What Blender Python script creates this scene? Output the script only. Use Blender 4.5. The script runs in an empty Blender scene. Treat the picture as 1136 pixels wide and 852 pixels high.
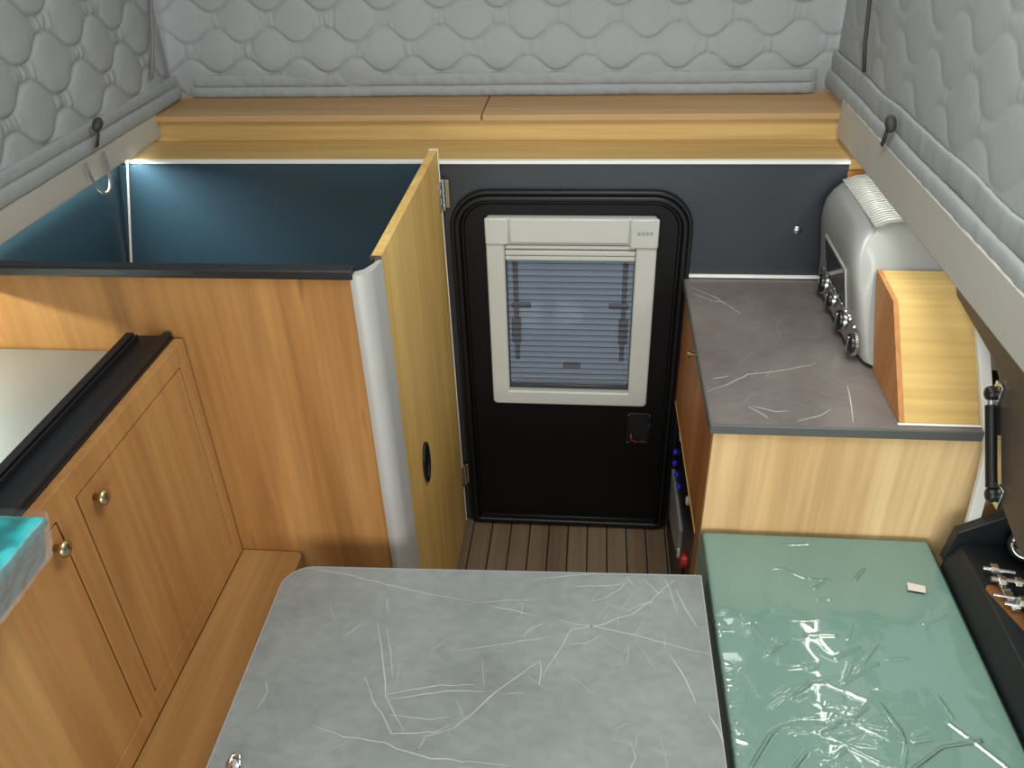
import bpy, bmesh, math, random
from mathutils import Vector, Matrix, noise
random.seed(7)
S = bpy.context.scene
COL = S.collection
OFF = {}

# ------------------------------------------------------------------ materials
def lin(c):
    return tuple((x / 12.92 if x <= .04045 else ((x + .055) / 1.055) ** 2.4) for x in [v / 255 for v in c]) + (1,)

def newmat(name):
    m = bpy.data.materials.new(name); m.use_nodes = True
    nt = m.node_tree; b = nt.nodes['Principled BSDF']
    return m, nt, b

def plain(name, c, rough=.5, metal=0, spec=.5, coat=0, emit=None, es=0, bump=None):
    m, nt, b = newmat(name)
    b.inputs['Base Color'].default_value = lin(c)
    b.inputs['Roughness'].default_value = rough
    b.inputs['Metallic'].default_value = metal
    b.inputs['Specular IOR Level'].default_value = spec
    b.inputs['Coat Weight'].default_value = coat
    b.inputs['Coat Roughness'].default_value = .08
    if emit:
        b.inputs['Emission Color'].default_value = lin(emit); b.inputs['Emission Strength'].default_value = es
    # a slight colour unevenness so that nothing is dead flat
    tc = nt.nodes.new('ShaderNodeTexCoord'); n = nt.nodes.new('ShaderNodeTexNoise')
    n.inputs['Scale'].default_value = 6; n.inputs['Detail'].default_value = 4
    nt.links.new(tc.outputs['Object'], n.inputs['Vector'])
    mx = nt.nodes.new('ShaderNodeMix'); mx.data_type = 'RGBA'
    l = lin(c)
    mx.inputs[6].default_value = tuple(v * .93 for v in l[:3]) + (1,)
    mx.inputs[7].default_value = tuple(min(1, v * 1.07) for v in l[:3]) + (1,)
    nt.links.new(n.outputs['Fac'], mx.inputs[0]); nt.links.new(mx.outputs[2], b.inputs['Base Color'])
    if bump:
        n2 = nt.nodes.new('ShaderNodeTexNoise'); n2.inputs['Scale'].default_value = bump[0]; n2.inputs['Detail'].default_value = 3
        nt.links.new(tc.outputs['Object'], n2.inputs['Vector'])
        bp = nt.nodes.new('ShaderNodeBump'); bp.inputs['Strength'].default_value = bump[1]; bp.inputs['Distance'].default_value = .002
        nt.links.new(n2.outputs['Fac'], bp.inputs['Height']); nt.links.new(bp.outputs['Normal'], b.inputs['Normal'])
    return m

def wood(name, cols, axis='z', rough=.5, knots=True, shift=0.0, tilt=0.0, width=1.0):
    m, nt, b = newmat(name)
    N = nt.nodes.new; L = nt.links.new
    tc = N('ShaderNodeTexCoord')
    mp = N('ShaderNodeMapping')
    a, c = .55, 7.0 / width
    mp.inputs['Scale'].default_value = {'x': (a, c, c), 'y': (c, a, c), 'z': (c, c, a)}[axis]
    mp.inputs['Location'].default_value = (shift, shift * .7, shift * .3)
    mp.inputs['Rotation'].default_value = (0, tilt, 0)
    L(tc.outputs['Object'], mp.inputs['Vector'])
    n1 = N('ShaderNodeTexNoise'); n1.inputs['Scale'].default_value = 1.0; n1.inputs['Detail'].default_value = 5; n1.inputs['Distortion'].default_value = .6
    L(mp.outputs['Vector'], n1.inputs['Vector'])
    r1 = N('ShaderNodeValToRGB'); cr = r1.color_ramp
    cr.elements[0].position = .30; cr.elements[0].color = lin(cols[0])
    cr.elements[1].position = .68; cr.elements[1].color = lin(cols[2])
    e = cr.elements.new(.5); e.color = lin(cols[1])
    L(n1.outputs['Fac'], r1.inputs['Fac'])
    mp2 = N('ShaderNodeMapping')
    a2, c2 = 2.2, 70.0
    mp2.inputs['Scale'].default_value = {'x': (a2, c2, c2), 'y': (c2, a2, c2), 'z': (c2, c2, a2)}[axis]
    mp2.inputs['Rotation'].default_value = (0, tilt, 0)
    L(tc.outputs['Object'], mp2.inputs['Vector'])
    n2 = N('ShaderNodeTexNoise'); n2.inputs['Scale'].default_value = 1.0; n2.inputs['Detail'].default_value = 3
    L(mp2.outputs['Vector'], n2.inputs['Vector'])
    mr = N('ShaderNodeMapRange'); mr.inputs[1].default_value = .3; mr.inputs[2].default_value = .7; mr.inputs[3].default_value = .86; mr.inputs[4].default_value = 1.08
    L(n2.outputs['Fac'], mr.inputs[0])
    mul = N('ShaderNodeMix'); mul.data_type = 'RGBA'; mul.blend_type = 'MULTIPLY'; mul.inputs[0].default_value = 1
    L(r1.outputs['Color'], mul.inputs[6]); L(mr.outputs[0], mul.inputs[7])
    out = mul.outputs[2]
    if knots:
        mp3 = N('ShaderNodeMapping'); a3, c3 = 3.0, 26.0
        mp3.inputs['Scale'].default_value = {'x': (a3, c3, c3), 'y': (c3, a3, c3), 'z': (c3, c3, a3)}[axis]
        mp3.inputs['Rotation'].default_value = (0, tilt, 0)
        mp3.inputs['Location'].default_value = (shift * 3 + 2.3, 1.1, shift)
        L(tc.outputs['Object'], mp3.inputs['Vector'])
        n3 = N('ShaderNodeTexNoise'); n3.inputs['Scale'].default_value = 1.0; n3.inputs['Detail'].default_value = 2
        L(mp3.outputs['Vector'], n3.inputs['Vector'])
        m3 = N('ShaderNodeMapRange'); m3.inputs[1].default_value = .70; m3.inputs[2].default_value = .80; m3.inputs[3].default_value = 1; m3.inputs[4].default_value = .55
        L(n3.outputs['Fac'], m3.inputs[0])
        mul2 = N('ShaderNodeMix'); mul2.data_type = 'RGBA'; mul2.blend_type = 'MULTIPLY'; mul2.inputs[0].default_value = 1
        L(out, mul2.inputs[6]); L(m3.outputs[0], mul2.inputs[7]); out = mul2.outputs[2]
    L(out, b.inputs['Base Color'])
    b.inputs['Roughness'].default_value = rough
    b.inputs['Specular IOR Level'].default_value = .25
    bp = N('ShaderNodeBump'); bp.inputs['Strength'].default_value = .12; bp.inputs['Distance'].default_value = .001
    L(n2.outputs['Fac'], bp.inputs['Height']); L(bp.outputs['Normal'], b.inputs['Normal'])
    return m

def stone(name, c0, c1, c2, rough=.35):
    m, nt, b = newmat(name); N = nt.nodes.new; L = nt.links.new
    tc = N('ShaderNodeTexCoord')
    n1 = N('ShaderNodeTexNoise'); n1.inputs['Scale'].default_value = 3.2; n1.inputs['Detail'].default_value = 7; n1.inputs['Roughness'].default_value = .62
    L(tc.outputs['Object'], n1.inputs['Vector'])
    r = N('ShaderNodeValToRGB'); cr = r.color_ramp
    cr.elements[0].position = .3; cr.elements[0].color = lin(c0)
    cr.elements[1].position = .7; cr.elements[1].color = lin(c2)
    e = cr.elements.new(.5); e.color = lin(c1)
    L(n1.outputs['Fac'], r.inputs['Fac'])
    mp = N('ShaderNodeMapping'); mp.inputs['Scale'].default_value = (26, 40, 20)
    L(tc.outputs['Object'], mp.inputs['Vector'])
    n2 = N('ShaderNodeTexNoise'); n2.inputs['Scale'].default_value = 1.4; n2.inputs['Detail'].default_value = 6
    L(mp.outputs['Vector'], n2.inputs['Vector'])
    mr = N('ShaderNodeMapRange'); mr.inputs[1].default_value = .3; mr.inputs[2].default_value = .7; mr.inputs[3].default_value = .91; mr.inputs[4].default_value = 1.08
    L(n2.outputs['Fac'], mr.inputs[0])
    mul = N('ShaderNodeMix'); mul.data_type = 'RGBA'; mul.blend_type = 'MULTIPLY'; mul.inputs[0].default_value = 1
    L(r.outputs['Color'], mul.inputs[6]); L(mr.outputs[0], mul.inputs[7])
    L(mul.outputs[2], b.inputs['Base Color'])
    b.inputs['Roughness'].default_value = rough; b.inputs['Specular IOR Level'].default_value = .4
    return m

def film(name, gl=.1, tint=(1, 1, 1), fac=None, haze=0):
    m = bpy.data.materials.new(name); m.use_nodes = True
    nt = m.node_tree; nt.nodes.clear(); N = nt.nodes.new; L = nt.links.new
    o = N('ShaderNodeOutputMaterial'); t = N('ShaderNodeBsdfTransparent'); g = N('ShaderNodeBsdfGlossy'); mx = N('ShaderNodeMixShader')
    t.inputs['Color'].default_value = tint + (1,)
    g.inputs['Roughness'].default_value = gl; g.inputs['Color'].default_value = (1, 1, 1, 1)
    fr = N('ShaderNodeFresnel'); fr.inputs['IOR'].default_value = 1.75
    tc = N('ShaderNodeTexCoord'); n = N('ShaderNodeTexNoise'); n.inputs['Scale'].default_value = 16; n.inputs['Detail'].default_value = 3
    L(tc.outputs['Object'], n.inputs['Vector'])
    bp = N('ShaderNodeBump'); bp.inputs['Strength'].default_value = .10; bp.inputs['Distance'].default_value = .004
    L(n.outputs['Fac'], bp.inputs['Height'])
    L(bp.outputs['Normal'], g.inputs['Normal']); L(bp.outputs['Normal'], fr.inputs['Normal'])
    if fac is None: L(fr.outputs[0], mx.inputs[0])
    else: mx.inputs[0].default_value = fac
    L(t.outputs[0], mx.inputs[1]); L(g.outputs[0], mx.inputs[2]);
    if haze:
        d = N('ShaderNodeBsdfDiffuse'); d.inputs['Color'].default_value = (.8, .84, .84, 1); m2 = N('ShaderNodeMixShader'); m2.inputs[0].default_value = haze
        L(mx.outputs[0], m2.inputs[1]); L(d.outputs[0], m2.inputs[2]); L(m2.outputs[0], o.inputs['Surface'])
    else: L(mx.outputs[0], o.inputs['Surface'])
    return m

WC = [(136, 92, 48), (162, 113, 62), (182, 134, 79)]          # warm cupboard laminate
WL = [(196, 156, 104), (212, 174, 122), (224, 190, 140)]      # pale ash laminate
M = dict(
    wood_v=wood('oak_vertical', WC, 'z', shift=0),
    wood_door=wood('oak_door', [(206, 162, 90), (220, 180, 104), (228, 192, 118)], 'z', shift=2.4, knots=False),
    wood_cab=wood('oak_cupboard', [(146, 100, 54), (170, 121, 70), (184, 138, 84)], 'z', shift=1.3, knots=False, width=1.6),
    wood_step=wood('oak_step', [(136, 98, 54), (152, 112, 64), (166, 126, 78)], 'y', shift=.7),
    wood_front=wood('ash_front', [(204, 164, 112), (222, 186, 134), (232, 200, 150)], 'z', shift=3.1, tilt=.16),
    wood_side=wood('oak_side', [(158, 102, 56), (178, 120, 70), (192, 138, 84)], 'z', shift=4.2),
    wood_x=wood('ash_shelf', [(174, 140, 84), (192, 158, 98), (206, 172, 112)], 'x', shift=.2, knots=False),
    wood_lid=wood('oak_lid', [(158, 122, 80), (174, 137, 93), (186, 150, 104)], 'x', shift=1.9, knots=False),
    wood_box=wood('ash_cover', [(190, 156, 92), (206, 172, 108), (218, 186, 122)], 'x', shift=5.5, knots=False),
    orange=plain('raw_ply', (140, 92, 48), .6),
    dark=plain('charcoal_laminate', (50, 53, 58), .34, spec=.5),
    blue=plain('lit_charcoal_laminate', (48, 72, 86), .32, spec=.6),  # charcoal again, with the bluish light inside the cubicle put into its colour
    black=plain('black_plastic', (16, 16, 17), .35),
    door=plain('black_door_skin', (9, 9, 10), .45, spec=.25),
    rubber=plain('rubber', (15, 15, 16), .38, spec=.4),
    rail=plain('grey_vinyl_board', (176, 172, 162), .7, bump=(90, .25)),
    fabric=plain('grey_quilt', (152, 155, 154), .8, spec=.2, bump=(300, .3)),
    fabric2=plain('grey_binding', (149, 152, 151), .8, spec=.2, bump=(300, .3)),
    cord=plain('dark_cord', (52, 50, 50), .6),
    cord2=plain('grey_elastic', (120, 118, 112), .6),
    alu=plain('aluminium', (196, 194, 188), .38, metal=.35),
    aludk=plain('groove', (84, 76, 62), .5),
    white=plain('white_edging', (236, 234, 226), .4),
    winfr=plain('window_plastic', (190, 190, 181), .35),
    chrome=plain('chrome', (214, 214, 212), .14, metal=1),
    brass=plain('nickel_knob', (196, 178, 140), .25, metal=1),
    steel=plain('steel_top', (172, 176, 178), .46, metal=.85),
    track=plain('black_track', (22, 23, 26), .4),
    oven=plain('white_enamel', (142, 142, 138), .34, coat=.15),
    marble=stone('marble_laminate', (119, 123, 122), (133, 138, 136), (146, 150, 148), .38),
    vein=plain('marble_vein', (184, 183, 179), .4),
    vein2=plain('marble_faint_vein', (164, 163, 160), .4),
    marble2=stone('worktop_laminate', (98, 90, 86), (112, 103, 99), (124, 116, 110), .3),
    medge=plain('dark_grey_edge', (86, 88, 86), .45),
    green=plain('sage_vinyl', (130, 161, 149), .5, bump=(220, .2)),
    cyan=plain('turquoise_vinyl', (44, 206, 208), .5),
    cyanside=plain('grey_green_side', (178, 188, 187), .55),
    paper=plain('paper_tag', (214, 206, 196), .6),
    tray=plain('black_tray', (24, 29, 31), .45),
    flap=plain('dark_brown_board', (72, 62, 54), .45),
    red=plain('red_plastic', (180, 22, 24), .4), dkred=plain('dark_red_plastic', (120, 34, 38), .4),
    bluelamp=plain('blue_indicator', (30, 30, 130), .3, emit=(60, 50, 255), es=.12),
    plate=plain('grey_plate', (150, 152, 154), .4),
    caulk=plain('black_caulk', (18, 17, 17), .6),
    deck=wood('teak_deck', [(104, 84, 66), (120, 99, 78), (132, 112, 90)], 'y', .55, knots=False, shift=8),
    ext=plain('yard_concrete', (162, 178, 192), .8),
    film=film('clear_film', .07),
    film2=film('clear_film_wrap', .16, haze=.18),
    pane=film('acrylic_pane', .06, (.86, .88, .89), .10),
    pleat=None,
    strip=plain('pale_edge_strip', (222, 220, 214), .4),
    outer=plain('cream_outer_wall', (200, 196, 188), .7),
)
def pleatmat():
    m = bpy.data.materials.new('pleated_screen'); m.use_nodes = True
    nt = m.node_tree; nt.nodes.clear(); N = nt.nodes.new; L = nt.links.new
    o = N('ShaderNodeOutputMaterial'); t = N('ShaderNodeBsdfTransparent'); d = N('ShaderNodeBsdfDiffuse'); mx = N('ShaderNodeMixShader')
    t.inputs['Color'].default_value = (.8, .84, .9, 1); d.inputs['Color'].default_value = (.27, .28, .31, 1)
    mx.inputs[0].default_value = .36
    L(t.outputs[0], mx.inputs[1]); L(d.outputs[0], mx.inputs[2]); L(mx.outputs[0], o.inputs['Surface'])
    return m
M['pleat'] = pleatmat()

# ------------------------------------------------------------------ mesh builder
class MB:
    def __init__(s): s.v = []; s.f = []; s.m = []; s.cur = 0
    def mat(s, i): s.cur = i; return s
    def add(s, vs, fs):
        o = len(s.v); s.v += [tuple(p) for p in vs]
        for f in fs: s.f.append(tuple(o + i for i in f)); s.m.append(s.cur)
        return s
    def box(s, x0, x1, y0, y1, z0, z1):
        return s.add([(x, y, z) for z in (z0, z1) for y in (y0, y1) for x in (x0, x1)],
                     [(0, 2, 3, 1), (4, 5, 7, 6), (0, 1, 5, 4), (2, 6, 7, 3), (0, 4, 6, 2), (1, 3, 7, 5)])
    def prism(s, poly, axis, a, b):
        def P(p, w): return {'x': (w, p[0], p[1]), 'y': (p[0], w, p[1]), 'z': (p[0], p[1], w)}[axis]
        n = len(poly)
        vs = [P(p, a) for p in poly] + [P(p, b) for p in poly]
        fs = [tuple(range(n))[::-1], tuple(range(n, 2 * n))] + [(i, (i + 1) % n, n + (i + 1) % n, n + i) for i in range(n)]
        return s.add(vs, fs)
    def ring(s, outer, inner, axis, a, b):          # frame between two outlines with the same number of points
        def P(p, w): return {'x': (w, p[0], p[1]), 'y': (p[0], w, p[1]), 'z': (p[0], p[1], w)}[axis]
        n = len(outer)
        vs = [P(p, a) for p in outer] + [P(p, a) for p in inner] + [P(p, b) for p in outer] + [P(p, b) for p in inner]
        fs = []
        for i in range(n):
            j = (i + 1) % n
            fs += [(i, j, n + j, n + i), (2 * n + i, 3 * n + i, 3 * n + j, 2 * n + j), (i, 2 * n + i, 2 * n + j, j), (n + i, n + j, 3 * n + j, 3 * n + i)]
        return s.add(vs, fs)
    def tube(s, pts, r, n=10, cap=True):
        pts = [Vector(p) for p in pts]; rs = r if isinstance(r, (list, tuple)) else [r] * len(pts)
        vs = []; up = None
        for i, p in enumerate(pts):
            d = (pts[min(i + 1, len(pts) - 1)] - pts[max(i - 1, 0)]).normalized()
            if up is None:
                up = Vector((0, 0, 1)) if abs(d.z) < .9 else Vector((1, 0, 0))
            a = d.cross(up).normalized(); b = a.cross(d).normalized(); up = b
            for k in range(n):
                t = 2 * math.pi * k / n
                vs.append(p + (a * math.cos(t) + b * math.sin(t)) * rs[i])
        fs = []
        for i in range(len(pts) - 1):
            for k in range(n):
                fs.append((i * n + k, i * n + (k + 1) % n, (i + 1) * n + (k + 1) % n, (i + 1) * n + k))
        if cap: fs += [tuple(range(n))[::-1], tuple(range((len(pts) - 1) * n, len(pts) * n))]
        return s.add(vs, fs)
    def lathe(s, c, d, prof, n=20):                  # prof: (distance along d, radius)
        d = Vector(d).normalized(); c = Vector(c)
        return s.tube2([(c + d * h, r) for h, r in prof], d, n)
    def tube2(s, pr, d, n):
        up = Vector((0, 0, 1)) if abs(d.z) < .9 else Vector((1, 0, 0))
        a = d.cross(up).normalized(); b = a.cross(d).normalized(); vs = []; fs = []
        for p, r in pr:
            for k in range(n):
                t = 2 * math.pi * k / n; vs.append(p + (a * math.cos(t) + b * math.sin(t)) * r)
        for i in range(len(pr) - 1):
            for k in range(n): fs.append((i * n + k, i * n + (k + 1) % n, (i + 1) * n + (k + 1) % n, (i + 1) * n + k))
        fs += [tuple(range(n))[::-1], tuple(range((len(pr) - 1) * n, len(pr) * n))]
        return s.add(vs, fs)
    def grid(s, nu, nv, fn):
        vs = [fn(i / (nu - 1), j / (nv - 1)) for j in range(nv) for i in range(nu)]
        return s.add(vs, [(j * nu + i, j * nu + i + 1, (j + 1) * nu + i + 1, (j + 1) * nu + i) for j in range(nv - 1) for i in range(nu - 1)])
    def stroke(s, pts, w, z):                        # thin flat line lying on a horizontal face
        pts = [Vector((p[0], p[1])) for p in pts]; n = len(pts)
        # resample with a little wobble
        q = []
        for i in range(n - 1):
            k = max(2, int((pts[i + 1] - pts[i]).length / .012))
            for j in range(k): q.append(pts[i].lerp(pts[i + 1], j / k))
        q.append(pts[-1]); m = len(q); vs = []
        for i, p in enumerate(q):
            d = (q[min(i + 1, m - 1)] - q[max(i - 1, 0)]).normalized(); nn = Vector((-d.y, d.x))
            wob = noise.noise((p.x * 40, p.y * 40, 3)) * .0025
            ww = w * (.35 + .65 * math.sin(math.pi * min(1, (i + .3) / (m - .4)))) * (.7 + .6 * abs(noise.noise((p.x * 60, p.y * 60, 9))))
            for sg in (1, -1):
                c = p + nn * (wob + sg * ww / 2); vs.append((c.x, c.y, z))
        return s.add(vs, [(2 * i, 2 * i + 1, 2 * i + 3, 2 * i + 2) for i in range(m - 1)])
    def build(s, name, mats, parent=None, loc=None, bevel=0, smooth=False, seg=2, thick=0, sub=0):
        if not isinstance(mats, (list, tuple)): mats = [mats]
        if parent is not None: off = OFF[parent.name]
        elif loc is not None: off = Vector(loc)
        else:
            xs = [v[0] for v in s.v]; ys = [v[1] for v in s.v]; zs = [v[2] for v in s.v]
            off = Vector(((min(xs) + max(xs)) / 2, (min(ys) + max(ys)) / 2, min(zs)))
        me = bpy.data.meshes.new(name)
        me.from_pydata([tuple(Vector(v) - off) for v in s.v], [], s.f)
        for m in mats: me.materials.append(m)
        me.polygons.foreach_set('material_index', s.m)
        bm = bmesh.new(); bm.from_mesh(me); bmesh.ops.recalc_face_normals(bm, faces=bm.faces); bm.to_mesh(me); bm.free()
        o = bpy.data.objects.new(name, me); COL.objects.link(o)
        if parent is not None: o.parent = parent
        else: o.location = off
        OFF[o.name] = off
        if smooth:
            me.polygons.foreach_set('use_smooth', [True] * len(me.polygons))
        if thick:
            md = o.modifiers.new('thick', 'SOLIDIFY'); md.thickness = thick; md.offset = -1
        if sub:
            md = o.modifiers.new('sub', 'SUBSURF'); md.levels = sub; md.render_levels = sub
        if bevel:
            md = o.modifiers.new('bevel', 'BEVEL'); md.width = bevel; md.segments = seg; md.limit_method = 'ANGLE'; md.angle_limit = math.radians(35)
        if smooth == 'auto' or (bevel and not smooth):
            me.polygons.foreach_set('use_smooth', [True] * len(me.polygons))
            try: me.set_sharp_from_angle(angle=math.radians(40))
            except Exception: pass
        return o

def rrect(x0, x1, z0, z1, r, n=6):
    """rounded outline; r = (bl, br, tr, tl)"""
    if not isinstance(r, (tuple, list)): r = (r,) * 4
    out = []
    for (cx, cz, a0, rr) in ((x0 + r[0], z0 + r[0], 180, r[0]), (x1 - r[1], z0 + r[1], 270, r[1]), (x1 - r[2], z1 - r[2], 0, r[2]), (x0 + r[3], z1 - r[3], 90, r[3])):
        for k in range(n + 1):
            a = math.radians(a0 + 90 * k / n); out.append((cx + rr * math.cos(a), cz + rr * math.sin(a)))
    return out

def tag(o, label, cat, group=None, kind=None):
    o['label'] = label; o['category'] = cat
    if group: o['group'] = group
    if kind: o['kind'] = kind
    return o
def thing(name, loc, label, cat, group=None, kind=None):
    o = bpy.data.objects.new(name, None); COL.objects.link(o); o.location = loc; o.empty_display_size = .05
    OFF[o.name] = Vector(loc); return tag(o, label, cat, group, kind)

# ------------------------------------------------------------------ room shell
f = MB(); f.mat(0).box(-1.24, 1.0, -.2, 2.02, -.03, -.003); f.mat(1)
x = -.356 - .0605 * 14
while x < 1.0:
    x0, x1 = max(x + .0022, -1.24), min(x + .0605 - .0022, 1.0)
    if x1 > x0: f.box(x0, x1, -.2, 2.0, -.006, 0)
    x += .0605
tag(f.build('floor', [M['caulk'], M['deck']]), 'grey brown plank deck floor with black seams in front of the door', 'floor', kind='structure')

# rear wall with the doorway cut through it: four solid pieces in one mesh
w = MB()
DX0, DX1, DZ0, DZ1 = -.335, .222, .03, 1.08
w.box(-1.30, DX0, 2.0, 2.03, 0, 1.174); w.box(DX1, .602, 2.0, 2.03, 0, 1.174); w.box(DX0, DX1, 2.0, 2.03, DZ1, 1.174); w.box(DX0, DX1, 2.0, 2.03, 0, DZ0)
tag(w.build('wall_rear', M['dark']), 'charcoal laminate rear wall panel around the black entry door', 'wall', kind='structure')
w = MB().box(.602, 1.02, 2.0, 2.03, .6, 1.154)
tag(w.build('wall_rear.001', M['wood_side']), 'wood end panel of the rear wall behind the white oven', 'wall', kind='structure')
tag(MB().box(-1.196, .602, 1.993, 2.012, 1.174, 1.181).build('trim_1', M['white'], bevel=.001), 'thin white edging along the top of the charcoal rear panel', 'trim', kind='structure')
# left wall flares outward below the rim
w = MB(); w.add([(-1.196, 1.30, 1.245), (-1.196, 2.0, 1.245), (-1.262, 2.0, .90), (-1.262, 1.30, .90), (-1.262, 2.0, 0), (-1.262, 1.30, 0)], [(0, 1, 2, 3), (3, 2, 4, 5)])
o = w.build('wall_left', M['blue']); tag(o, 'charcoal panel of the left side wall inside the open cubicle, coloured as lit', 'wall', kind='structure')
tag(MB().box(-1.36, -1.335, -.1, 1.30, 0, 1.262).build('wall_left.001', M['wood_box']), 'pale wood left side wall behind the steel worktop under the rim', 'wall', kind='structure')
tag(MB().box(-1.335, -1.262, 1.30, 1.32, 0, 1.262).build('wall_left.002', M['wood_box']), 'short wood return of the left wall beside the cubicle', 'wall', kind='structure')
tag(MB().tube([(-1.180, 1.985, 1.19), (-1.254, 1.985, .90), (-1.256, 1.985, .3)], .0032, 6).build('trim_2', M['white']), 'thin white bead down the left rear corner of the cubicle', 'trim', kind='structure')
tag(MB().box(1.0, 1.02, .1, 2.03, 0, 1.25).build('wall_right', M['wood_box']), 'pale wood right side wall under the grey rim', 'wall', kind='structure')
tag(MB().box(.25, .60, 1.988, 1.999, .876, .884).build('trim_3', M['white'], bevel=.002), 'white bead where the rear worktop meets the charcoal panel', 'trim', kind='structure')

# rims (grey boards at the foot of the canvas)
def rim(name, xi, xo, y0, y1, z0, z1, label):
    t = MB().box(min(xi, xo), max(xi, xo), y0, y1, z0, z1).build(name, M['rail'], bevel=.003)
    return tag(t, label, 'rim', kind='structure')
rim('trim_4', -1.168, -1.174, -.1, 2.163, 1.193, 1.262, 'grey vinyl rim board under the left quilted liner')
rim('trim_5', .600, .606, -.1, 2.149, 1.196, 1.285, 'grey vinyl rim board under the right quilted liner')

# rear shelf, riser, lids
t = thing('rear_shelf', (-.28, 2.08, 1.155), 'pale wood rear shelf running above the charcoal panel and door', 'shelf')
MB().box(-1.20, .66, 2.012, 2.18, 1.155, 1.18).build('shelf_board', M['wood_x'], t, bevel=.001)
MB().box(-1.20, .66, 2.168, 2.19, 1.18, 1.234).build('riser', M['wood_x'], t, bevel=.001)
for (a, b, lab) in ((-1.2, -.2935, 'left wooden locker lid on the rear shelf under the liner'), (-.2895, .66, 'right wooden locker lid on the rear shelf under the liner')):
    tag(MB().box(a, b, 2.150, 2.42, 1.235, 1.2505).build('locker_lid', M['wood_lid'], bevel=.0012), lab, 'lid', 'rear locker lids')

# ------------------------------------------------------------------ quilted liners
def quilt(u, v, lam, pitch, A, H, v0, ph=0.0, cw=.0035, sq=.8):
    """height of the wadding between the wavy stitch lines"""
    def line(k): return v0 + k * pitch + A * math.tanh(sq * math.sin(2 * math.pi * (u / lam + .5 * (k % 2)) + ph + .25 * noise.noise((u * 3, k * 2.0, 1)))) / math.tanh(sq)
    k = math.floor((v - v0) / pitch)
    while v < line(k): k -= 1
    while v >= line(k + 1): k += 1
    lo, hi = line(k), line(k + 1); gap = hi - lo; d = min(v - lo, hi - v)
    g = max(.01, gap)
    h = H * (.72 * (1 - math.exp(-d / cw)) + .28 * min(1, d / .035) ** .7) * (.5 + .5 * min(1, g / (pitch + 2 * A)))
    narrow = max(0, 1 - (gap - (pitch - 2 * A)) / (2.2 * A))
    h += H * .42 * narrow * noise.noise((u * 95, v * 22, 5)) * min(1, d / .006) + H * .12 * noise.noise((u * 14, v * 11, 8))
    return h

rl = thing('quilted_liner', (-.28, 2.36, 1.252), 'grey quilted liner across the rear above the locker lids', 'liner', 'quilted canvas liners')
def rearfn(a, b):
    x = -1.24 + a * 1.92; z = 1.254 + b * .92
    sag = .012 * noise.noise((x * 2.2, z * 2, 1)) + .03 * math.exp(-((z - 1.33) / .1) ** 2)
    edge = min(1, (a * 1.92) / .05) * min(1, ((1 - a) * 1.92) / .04)
    h = quilt(x, z, .158, .0765, .0185, .013, 1.333, ph=2.6)
    return (x, 2.385 - sag * edge - h * edge + (1 - edge) * .012, z)
MB().grid(620, 260, rearfn).build('quilted_cloth', M['fabric'], rl, smooth=True)
def hem(name, mat, parent, x0, x1, yfun, zc, hz, depth, n=320, wr=.0030):
    def fn(a, b):
        x = x0 + a * (x1 - x0); th = math.pi * (b * 1.0) - math.pi / 2
        wob = wr * noise.noise((x * 60, zc * 9, b * 1.5)) + .003 * noise.noise((x * 5, zc * 7, 2))
        e = min(1, a * (abs(x1 - x0)) / .03, (1 - a) * abs(x1 - x0) / .03) ** .5
        return (x, yfun(x) - (depth * max(0, math.cos(th)) ** .5 + wob) * e, zc + hz * .5 * math.sin(th) + .003 * noise.noise((x * 3.2, 1, zc * 4)))
    return MB().grid(n, 11, fn).build(name, mat, parent, smooth=True)
hem('hem', M['fabric2'], rl, -1.150, .580, lambda x: 2.352, 1.295, .034, .013)
hem('hem', M['fabric2'], rl, -1.150, .580, lambda x: 2.350, 1.265, .030, .017)

def side_liner(sgn, X, y0, y1, ztop0, H, lam, label, bands):
    """sgn +1: liner whose inner side looks to +x"""
    r = thing('quilted_liner', (X, (y0 + y1) / 2, bands[0][0]), label, 'liner', 'quilted canvas liners')
    zt = bands[-1][1]
    def fn(a, b):
        y = y0 + a * (y1 - y0); z = zt - .022 + b * (2.16 - zt)
        sag = .012 * noise.noise((y * 2.1, z * 2, 4 + sgn))
        e = min(1, (1 - a) * (y1 - y0) / .05)
        h = quilt(y, z, lam, .080, .024, H, zt + .025, ph=.9, cw=.0035 if sgn > 0 else .013, sq=1.1)
        return (X + sgn * (h * e + sag * e - .006), y, z)
    MB().grid(640, 230, fn).build('quilted_cloth', M['fabric'], r, smooth=True)
    for i, (z0, z1, dep) in enumerate(bands):
        def hf(a, b, z0=z0, z1=z1, dep=dep, i=i):
            y = y0 + a * (y1 - y0); th = math.pi * b - math.pi / 2
            wv = .006 * noise.noise((y * 6, i * 3.0, sgn)) if sgn < 0 else .002 * noise.noise((y * 5, i * 3.0, sgn))
            wr = .002 * noise.noise((y * 50, b, i + 3 * sgn))
            return (X + sgn * (dep * max(0, math.cos(th)) ** .4 + wr), y, (z0 + z1) / 2 + (z1 - z0) * .5 * math.sin(th) + wv)
        MB().grid(240, 12, hf).build('hem', M['fabric2'], r, smooth=True)
    return r
LL = side_liner(1, -1.180, -.1, 2.322, 0, .014, .198, 'grey quilted liner on the left side, with a grey loop at its hem', [(1.252, 1.288, .018), (1.287, 1.316, .010)])
RR = side_liner(-1, .616, -.1, 2.345, 0, .0026, .198, 'grey quilted liner on the right side, smooth and softly lit', [(1.264, 1.312, .014), (1.311, 1.360, .006)])
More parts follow.
